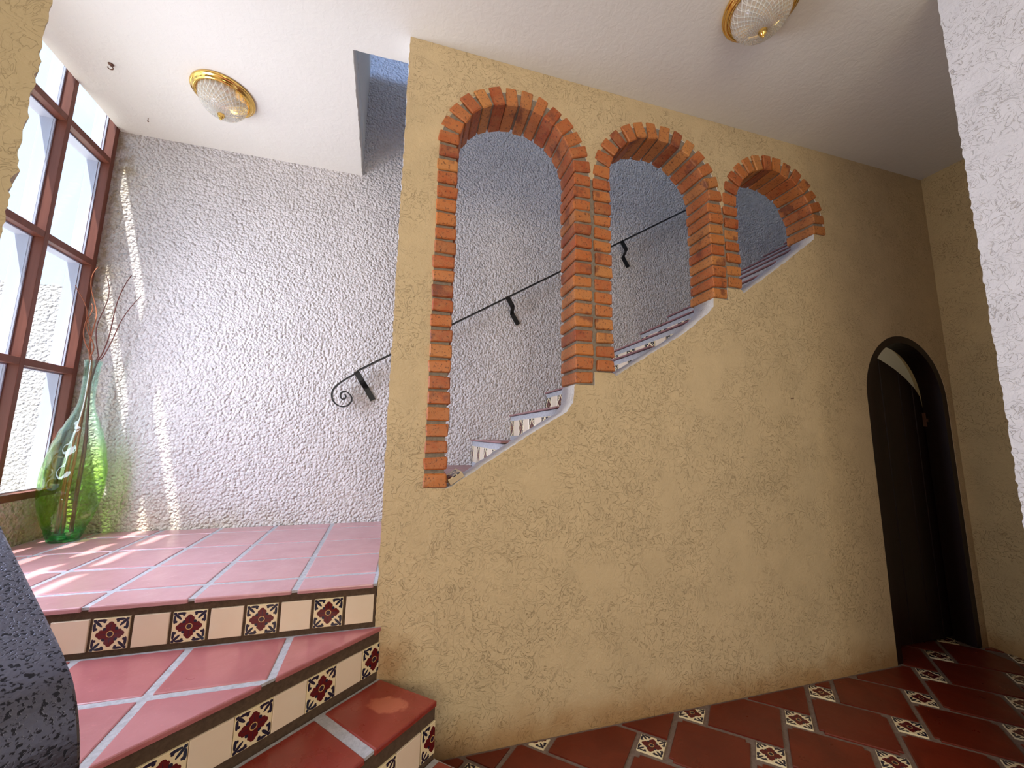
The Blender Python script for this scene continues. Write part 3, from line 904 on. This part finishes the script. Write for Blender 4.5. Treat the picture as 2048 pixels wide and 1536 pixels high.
# ------------------------------------------------------------------ arched door under the stairs
door = structure(empty('door_1', ((DX0 + DX1)/2, YA + 0.06, ZF)))
dcx = (DX0 + DX1) / 2; dw = (DX1 - DX0) / 2
def door_out(k):
    o = [(DX0 + k, ZF)]
    for a in range(180, -1, -6):
        o.append((dcx + (dw - k)*math.cos(math.radians(a)), DZS + (DRZ - k)*math.sin(math.radians(a))))
    return o + [(DX1 - k, ZF)]
fo, fi = door_out(0.001), door_out(0.048)
bm = bmesh.new(); prev = None
for a, b in zip(fo, fi):
    ring = [bm.verts.new((q[0], y, q[1])) for q, y in ((a, 1.752), (b, 1.752), (b, 1.865), (a, 1.865))]
    if prev:
        for q in range(4): bm.faces.new((prev[q], prev[(q+1) % 4], ring[(q+1) % 4], ring[q]))
    else: bm.faces.new(ring)
    prev = ring
bm.faces.new(prev)
child('door_frame', bm, M_DOOR, door)
leaf_top = [(2.90, 0.56), (2.96, 0.625), (3.06, 0.650), (3.197, 0.612), (3.30, 0.572), (3.398, 0.528), (3.50, 0.465), (3.58, 0.400), (3.629, 0.335), (3.650, 0.200)]
def top_at(x):
    for (xa, za), (xb, zb) in zip(leaf_top, leaf_top[1:]):
        if xa <= x <= xb: return za + (zb - za) * (x - xa) / (xb - xa)
    return leaf_top[0][1] if x < leaf_top[0][0] else leaf_top[-1][1]
xs = [2.905, 3.05, 3.235, 3.42, 3.55, 3.645]
leaf = child('door_leaf', box_bm(xs[0], xs[-1], 1.905, 1.918, ZF + 0.012, 0.19), M_DOOR, door)
for xa, xb in zip(xs, xs[1:]):
    n = 6; pts = [(xa + 0.002, ZF + 0.012), (xb - 0.002, ZF + 0.012)] + [(xb - 0.002 - (xb - xa - 0.004)*i/n, top_at(xb - 0.002 - (xb - xa - 0.004)*i/n)) for i in range(n + 1)]
    bm = bmesh.new()
    f = [bm.verts.new((q[0], 1.870, q[1])) for q in pts]; g = [bm.verts.new((q[0], 1.904, q[1])) for q in pts]
    bm.faces.new(f); bm.faces.new(g)
    for i in range(len(pts)):
        j = (i + 1) % len(pts); bm.faces.new((f[i], f[j], g[j], g[i]))
    bmesh.ops.recalc_face_normals(bm, faces=bm.faces[:])
    bmesh.ops.bevel(bm, geom=[e for e in bm.edges if max(v.co.y for v in e.verts) < 1.8701], offset=0.004, segments=1, affect='EDGES')
    child('plank', bm, M_DOOR, leaf)
# latch on the closing edge
bm = box_bm(3.618, 3.642, 1.852, 1.870, 0.115, 0.215, 0.003)
add_box(bm, 3.612, 3.648, 1.842, 1.852, 0.150, 0.172)
tag(child('latch', bm, M_RUST, door), 'small metal latch on the edge of the dark door')

# ------------------------------------------------------------------ wall handrail beside the upper stairs
SL = 0.6146
rail = tag(empty('wall_handrail', (-0.377, 2.86, 0.438)), 'thin black iron handrail with a curled end, on the rough stair wall', 'handrail')
def flat_bar(path, y0, y1, th):
    """flat bar following a path in the x/z plane, wide along y"""
    bm = bmesh.new(); prev = None
    for i, p in enumerate(path):
        q0, q1 = Vector(path[max(i-1, 0)]), Vector(path[min(i+1, len(path)-1)])
        d = (q1 - q0).normalized(); n = Vector((-d.y, d.x)) * th/2
        ring = [bm.verts.new(c) for c in ((p[0]+n.x, y0, p[1]+n.y), (p[0]+n.x, y1, p[1]+n.y), (p[0]-n.x, y1, p[1]-n.y), (p[0]-n.x, y0, p[1]-n.y))]
        if prev:
            for q in range(4): bm.faces.new((prev[q], prev[(q+1) % 4], ring[(q+1) % 4], ring[q]))
        else: bm.faces.new(ring)
        prev = ring
    bm.faces.new(prev)
    return bm
def zr(x): return 0.438 + SL * (x + 0.377)
child('bar', flat_bar([(-0.36, zr(-0.36)), (4.4, zr(4.4))], 2.835, 2.865, 0.0095), M_IRON, rail)
spx = [(640,668),(600,690),(480,760),(350,850),(270,930),(235,1010),(230,1080),(250,1160),(320,1240),(430,1280),(540,1250),(605,1170),(605,1095),(540,1015),(460,990),(402,1028),(392,1080),(420,1130),(468,1132),(497,1085),(478,1050)]
Rm = Matrix((tuple(_r), tuple(-_u), tuple(_fwd)))
def on_y(u, v, y):
    d = Rm.transposed() @ Vector(((u - 1024)/FPX, (v - 768)/FPX, 1.0)); return d * (y / d.y)
sp = [on_y(640 + a/9.6, 680 + b/9.6, 2.85) for a, b in spx]
def smooth_path(pts, sub=4):
    out = []
    for i in range(len(pts) - 1):
        p0, p1, p2, p3 = pts[max(i-1, 0)], pts[i], pts[i+1], pts[min(i+2, len(pts)-1)]
        for k in range(sub):
            t = k / sub
            out.append(0.5*((2*p1) + (-p0 + p2)*t + (2*p0 - 5*p1 + 4*p2 - p3)*t*t + (-p0 + 3*p1 - 3*p2 + p3)*t*t*t))
    return out + [pts[-1]]
sp2 = smooth_path([Vector((p.x, p.z)) for p in sp])
child('scroll', flat_bar([(p.x, p.y) for p in [Vector((-0.355, zr(-0.355)))] + sp2], 2.837, 2.863, 0.0085), M_IRON, rail)
dn = Vector((math.sin(math.atan(SL)), 0, -math.cos(math.atan(SL))))
sd = Vector((math.cos(math.atan(SL)), 0, math.sin(math.atan(SL))))
for x in (-0.372, 0.728, 1.790):
    top = Vector((x, 0, zr(x)))
    prof = [(0.0, 2.842), (0.075, 2.842), (0.092, 2.850), (0.118, 2.924), (0.130, 2.930), (0.225, 2.930)]
    bm = bmesh.new(); prev = None
    for s, y in prof:
        c = top + dn * s
        ring = [bm.verts.new((c + sd*a + Vector((0, y + b, 0)))) for a, b in ((-0.019, 0), (0.019, 0), (0.019, 0.008), (-0.019, 0.008))]
        if prev:
            for q in range(4): bm.faces.new((prev[q], prev[(q+1) % 4], ring[(q+1) % 4], ring[q]))
        else: bm.faces.new(ring)
        prev = ring
    bm.faces.new(prev)
    child('bracket', bm, M_IRON, rail)

# ------------------------------------------------------------------ hammered banister end in the left foreground
def ray1(u, v):
    d = Rm.transposed() @ Vector(((u - 1024)/FPX, (v - 768)/FPX, 1.0)); return d / d.y
right_edge = [ray1(-60, 930)*1.34, ray1(0, 1043)*1.17, ray1(29, 1101)*1.085, ray1(87, 1216)*0.96, ray1(120, 1282)*0.892, ray1(136, 1320)*0.862, ray1(150, 1358)*0.842, ray1(159, 1408)*0.828, ray1(163, 1455)*0.822, ray1(164, 1510)*0.822, ray1(160, 1600)*0.825, ray1(150, 1800)*0.83]
re_ = smooth_path(right_edge, 5)
endp = Vector((re_[-1].x, re_[-1].y, ZS0 + 0.001)); re_.append(endp)
wv = Vector((-0.666, -0.746, 0)) * 0.088
ban = tag(bmesh and empty('banister', (endp.x, endp.y, ZS0)), 'broad dark hammered iron banister bending down in the left foreground', 'banister')
bm = bmesh.new(); prev = None
for i, p in enumerate(re_):
    d = (re_[min(i+1, len(re_)-1)] - re_[max(i-1, 0)]).normalized()
    n = d.cross(wv).normalized()
    if n.z > 0.0 or (abs(n.z) < 1e-3): pass
    if n.dot(Vector((0.5, -0.5, 1))) < 0: n = -n
    n = n * 0.010
    ring = [bm.verts.new(c) for c in (p + wv*0.06, p + wv*0.02 - n*0.25, p - n*0.8, p + wv*0.02 - n, p + wv - n, p + wv*1.02 - n*0.7, p + wv*1.0 - n*0.2, p + wv*0.94)]
    if prev:
        for q in range(8): bm.faces.new((prev[q], prev[(q+1) % 8], ring[(q+1) % 8], ring[q]))
    else: bm.faces.new(ring)
    prev = ring
bm.faces.new(prev)
b_ = child('iron_band', bm, M_HAMMER, ban)

# ------------------------------------------------------------------ ceiling lamps
def ceiling_lamp(x, y, label):
    t = tag(empty('ceiling_lamp', (x, y, ZC)), label, 'lamp', 'brass and cut glass ceiling lamps')
    rim = [(0.0, 0.0), (0.150, 0.0), (0.158, -0.004), (0.160, -0.014), (0.154, -0.021), (0.148, -0.021), (0.146, -0.030), (0.139, -0.037), (0.132, -0.037), (0.128, -0.030), (0.126, -0.018), (0.0, -0.018)]
    bm_obj('brass_rim', lathe_bm(rim, 56), M_BRASS, t, smooth=True)
    dome = []
    R, H, zt = 0.126, 0.112, -0.030
    for i in range(15):
        a = math.pi/2 * i / 14
        dome.append((R*math.cos(a)**0.9 if i < 14 else 0.0, zt - H*math.sin(a)))
    inner = [(max(0, r - 0.004), z + 0.004 if r < 0.06 else z) for r, z in dome[::-1]]
    bm_obj('glass_dome', lathe_bm(dome + inner, 56), M_CRYSTAL, t, smooth=True)
    fin = [(0.0, -0.136), (0.017, -0.138), (0.019, -0.143), (0.014, -0.147), (0.0165, -0.152), (0.012, -0.160), (0.005, -0.166), (0.006, -0.171), (0.0, -0.178)]
    bm_obj('finial', lathe_bm(fin, 20), M_BRASS, t, smooth=True)
    return t
ceiling_lamp(-1.166, 2.405, 'brass and cut glass dome lamp on the ceiling over the landing')
ceiling_lamp(1.490, 1.150, 'brass and cut glass dome lamp cut off by the top edge, right of the arches')

# ------------------------------------------------------------------ ceiling hook and nail
hk = tag(empty('ceiling_hook', (-1.690, 2.366, ZC)), 'brown curled screw hook in the ceiling near the window', 'hook')
bm = lathe_bm([(0.0, 0.0), (0.013, 0.0), (0.012, -0.004), (0.005, -0.009), (0.0, -0.010)], 14); bm_obj('hook_plate', bm, M_RUST, hk, smooth=True)
pts = [Vector((0, 0, -0.004)), Vector((0, 0, -0.012))] + [Vector((0.010*math.sin(a) , 0.004*math.sin(a), -0.022 + 0.010*math.cos(a))) for a in [0.4 + 0.32*i for i in range(14)]]
bm_obj('hook_wire', tube_bm(pts, 0.0028, 7), M_RUST, hk, smooth=True)
nl = tube_bm([(0, 0, 0.0), (0.002, 0, -0.022), (0.002, 0, -0.0225), (0.002, 0, -0.025)], [0.0018, 0.0018, 0.0052, 0.005], 8)
o = tag(bm_obj('nail', nl, M_RUST), 'small dark nail in the ceiling between the window and the lamp', 'nail'); o.location = (-1.728, 2.750, ZC)

# ------------------------------------------------------------------ green glass vase with curly twigs
VX, VY = -1.802, 2.762
vase = tag(empty('glass_vase', (VX, VY, ZL)), 'tall green glass bottle vase with round dimples on the landing by the window', 'vase')
prof = [(0.0, 0.003), (0.050, 0.0), (0.060, 0.003), (0.066, 0.015), (0.072, 0.034), (0.079, 0.056), (0.088, 0.080), (0.099, 0.113), (0.110, 0.153), (0.121, 0.205), (0.127, 0.262), (0.1295, 0.318), (0.1275, 0.375), (0.122, 0.430), (0.113, 0.487), (0.101, 0.546), (0.086, 0.600), (0.070, 0.645), (0.054, 0.690), (0.042, 0.728), (0.0345, 0.768), (0.0315, 0.815), (0.0315, 0.865), (0.0325, 0.920), (0.0345, 0.975), (0.0375, 1.005), (0.0385, 1.010)]
# finer profile
pv = smooth_path([Vector((r, z)) for r, z in prof[1:]], 7)
fine = [(0.0, 0.003)] + [(p.x, p.y) for p in pv]
def dimple(r, z, a):
    # staggered rows of round dents pressed into the belly
    if z < 0.06 or z > 0.70: return r
    row = (z - 0.07) / 0.062; ir = round(row); dz = (row - ir) * 0.062
    n = 12
    q = a / (2*math.pi) * n + (0.5 if ir % 2 else 0.0); da = (q - round(q)) / n * 2*math.pi * max(r, 0.03)
    d = math.hypot(da, dz) / 0.026
    fade = min(1, (0.72 - z) / 0.12)
    return r - 0.0052 * fade * max(0, 1 - d*d)**0.6 if d < 1 else r
me_seg = 168
inner = [(max(r - 0.0060, 0.0), max(z, 0.012)) for r, z in fine[::-1] if r > 0.0065 and z < 1.0]
profile = fine + [(0.0375, 1.0125), (0.0355, 1.012)] + inner + [(0.0, 0.012)]
N_OUT = len(fine)
outer_bm = lathe_bm(profile, me_seg, lambda r, z, a: r)
outer_bm.verts.ensure_lookup_table()
outer_bm.verts.index_update()
for v in outer_bm.verts:
    if 1 <= v.index < 1 + (N_OUT - 1) * me_seg:
        r = math.hypot(v.co.x, v.co.y); a = math.atan2(v.co.y, v.co.x) % (2*math.pi); k = dimple(r, v.co.z, a) / r
        v.co.x *= k; v.co.y *= k
body = bm_obj('glass_body', outer_bm, M_VASE, vase, smooth=True)
# thick glass foot inside the bottle
bm_obj('glass_foot', lathe_bm([(0.0, 0.013), (0.046, 0.0135), (0.052, 0.016), (0.055, 0.024), (0.058, 0.034), (0.035, 0.038), (0.0, 0.033)], 48), M_VASEBASE, vase, smooth=True)

def twig(tip, mid, foot, amp, waves, r0, mat, label, ph, fork=None):
    """curly branch from inside the vase up through its neck to the tip; positions are in metres"""
    neck = Vector((VX + mid[0], VY + mid[1], ZL + 0.99)); ft = Vector((VX + foot[0], VY + foot[1], ZL + 0.045)); tp = Vector(tip)
    waist = Vector((VX + mid[0]*0.7, VY + mid[1]*0.7, ZL + 0.80))
    ctrl = [ft, ft.lerp(waist, 0.5) + Vector((foot[0]*0.25, foot[1]*0.25, 0)), waist, neck, neck.lerp(tp, 0.5), tp]
    path = smooth_path(ctrl, 9); n = len(path); pts = []; rad = []
    for i, p in enumerate(path):
        s = i / (n - 1); z = p.z - ZL
        k = amp * (0.25 if 0.62 < z < 1.02 else 0.45 if z < 0.62 else 1.0) * (1 if z > 0.06 else 0)
        pts.append(p + Vector((math.sin(s*waves + ph), math.cos(s*waves*1.13 + ph*1.7), 0)) * k)
        rad.append(r0 * 1.3 * (1 - 0.62*s))
    o = tag(bm_obj('curly_twig', tube_bm(pts, rad, 6), mat, smooth=True), label, 'twig', 'curly twigs in the green vase')
    o_loc = pts[0].copy()
    for v in o.data.vertices: v.co -= o_loc
    o.location = o_loc
    return o
TW = [((-1.925, 2.84, 1.005), (-0.010, 0.004), (-0.020, 0.010), 0.014, 26, 0.0042, M_TWIG, 'tallest orange twig in the vase, in front of the window frame', 0.3),
      ((-1.955, 2.80, 0.860), (-0.006, -0.008), (-0.034, -0.010), 0.013, 22, 0.0040, M_TWIG, 'orange twig leaning furthest left over the window', 1.7),
      ((-1.862, 2.85, 0.960), (0.000, 0.012), (0.004, 0.030), 0.012, 20, 0.0036, M_TWIG2, 'thin dark twig rising between the orange ones and the long brown one', 2.6),
      ((-1.752, 2.86, 0.985), (0.009, 0.004), (0.026, 0.014), 0.009, 15, 0.0040, M_TWIG2, 'long brown twig slanting right across the light streak', 4.1),
      ((-1.690, 2.87, 0.860), (0.014, -0.004), (0.034, -0.012), 0.009, 14, 0.0036, M_TWIG2, 'dark twig leaning furthest right over the rough wall', 5.0),
      ((-1.884, 2.80, 0.655), (-0.013, -0.004), (-0.012, -0.030), 0.007, 16, 0.0032, M_TWIG, 'short thin twig at the left rim of the vase', 0.9),
      ((-1.895, 2.80, 0.760), (-0.004, -0.013), (0.012, -0.034), 0.010, 24, 0.0038, M_TWIG, 'curly orange twig twisting round the tallest one', 3.3)]
for a in TW: twig(*a)

# ------------------------------------------------------------------ loose tile on the sill of the tall arch
lt = tag(empty('loose_tile', (0.216, 1.81, -0.188)), 'loose piece of painted tile lying on the sill of the tall arch', 'tile')
bm = box_bm(-0.036, 0.036, -0.062, 0.040, -0.014, 0.010, 0.0015); bm_obj('tile_body', bm, M_SANDY, lt)
bm = bmesh.new(); uv = bm.loops.layers.uv.new('UVMap')
vs = add_box(bm, -0.035, 0.035, -0.061, 0.039, 0.010, 0.014)
for f in bm.faces:
    for l in f.loops: l[uv].uv = (l.vert.co.x / 0.105 + 0.72, l.vert.co.y / 0.105 + 0.68)
bm_obj('tile_glaze', bm, M_PAINTED, lt)
lt.rotation_euler = (0.05, -0.57, 0.10)

wn = tube_bm([(0, 0.004, 0), (0, -0.012, 0), (0, -0.0125, 0), (0, -0.015, 0)], [0.002, 0.002, 0.005, 0.0045], 8)
o = tag(bm_obj('nail', wn, M_RUST), 'tiny dark nail in the beige wall to the left of the arched door', 'nail'); o.location = on_y(1582, 797, YA)

wt = tag(empty('wire_stub', on_y(203, 253, 2.925)), 'frayed dark wire ends in the corner of window, ceiling and rough wall', 'wire')
for dx, dz, k in ((0.055, -0.012, 1.0), (0.040, -0.030, -1.0), (0.030, 0.004, 0.6)):
    pts = [Vector((0, 0, 0)), Vector((dx*0.4, -0.008, dz*0.3 + 0.004*k)), Vector((dx*0.75, -0.006, dz*0.8 - 0.003*k)), Vector((dx, -0.010, dz))]
    bm_obj('wire_strand', tube_bm(smooth_path(pts, 4), 0.0016, 5), M_IRON, wt, smooth=True)
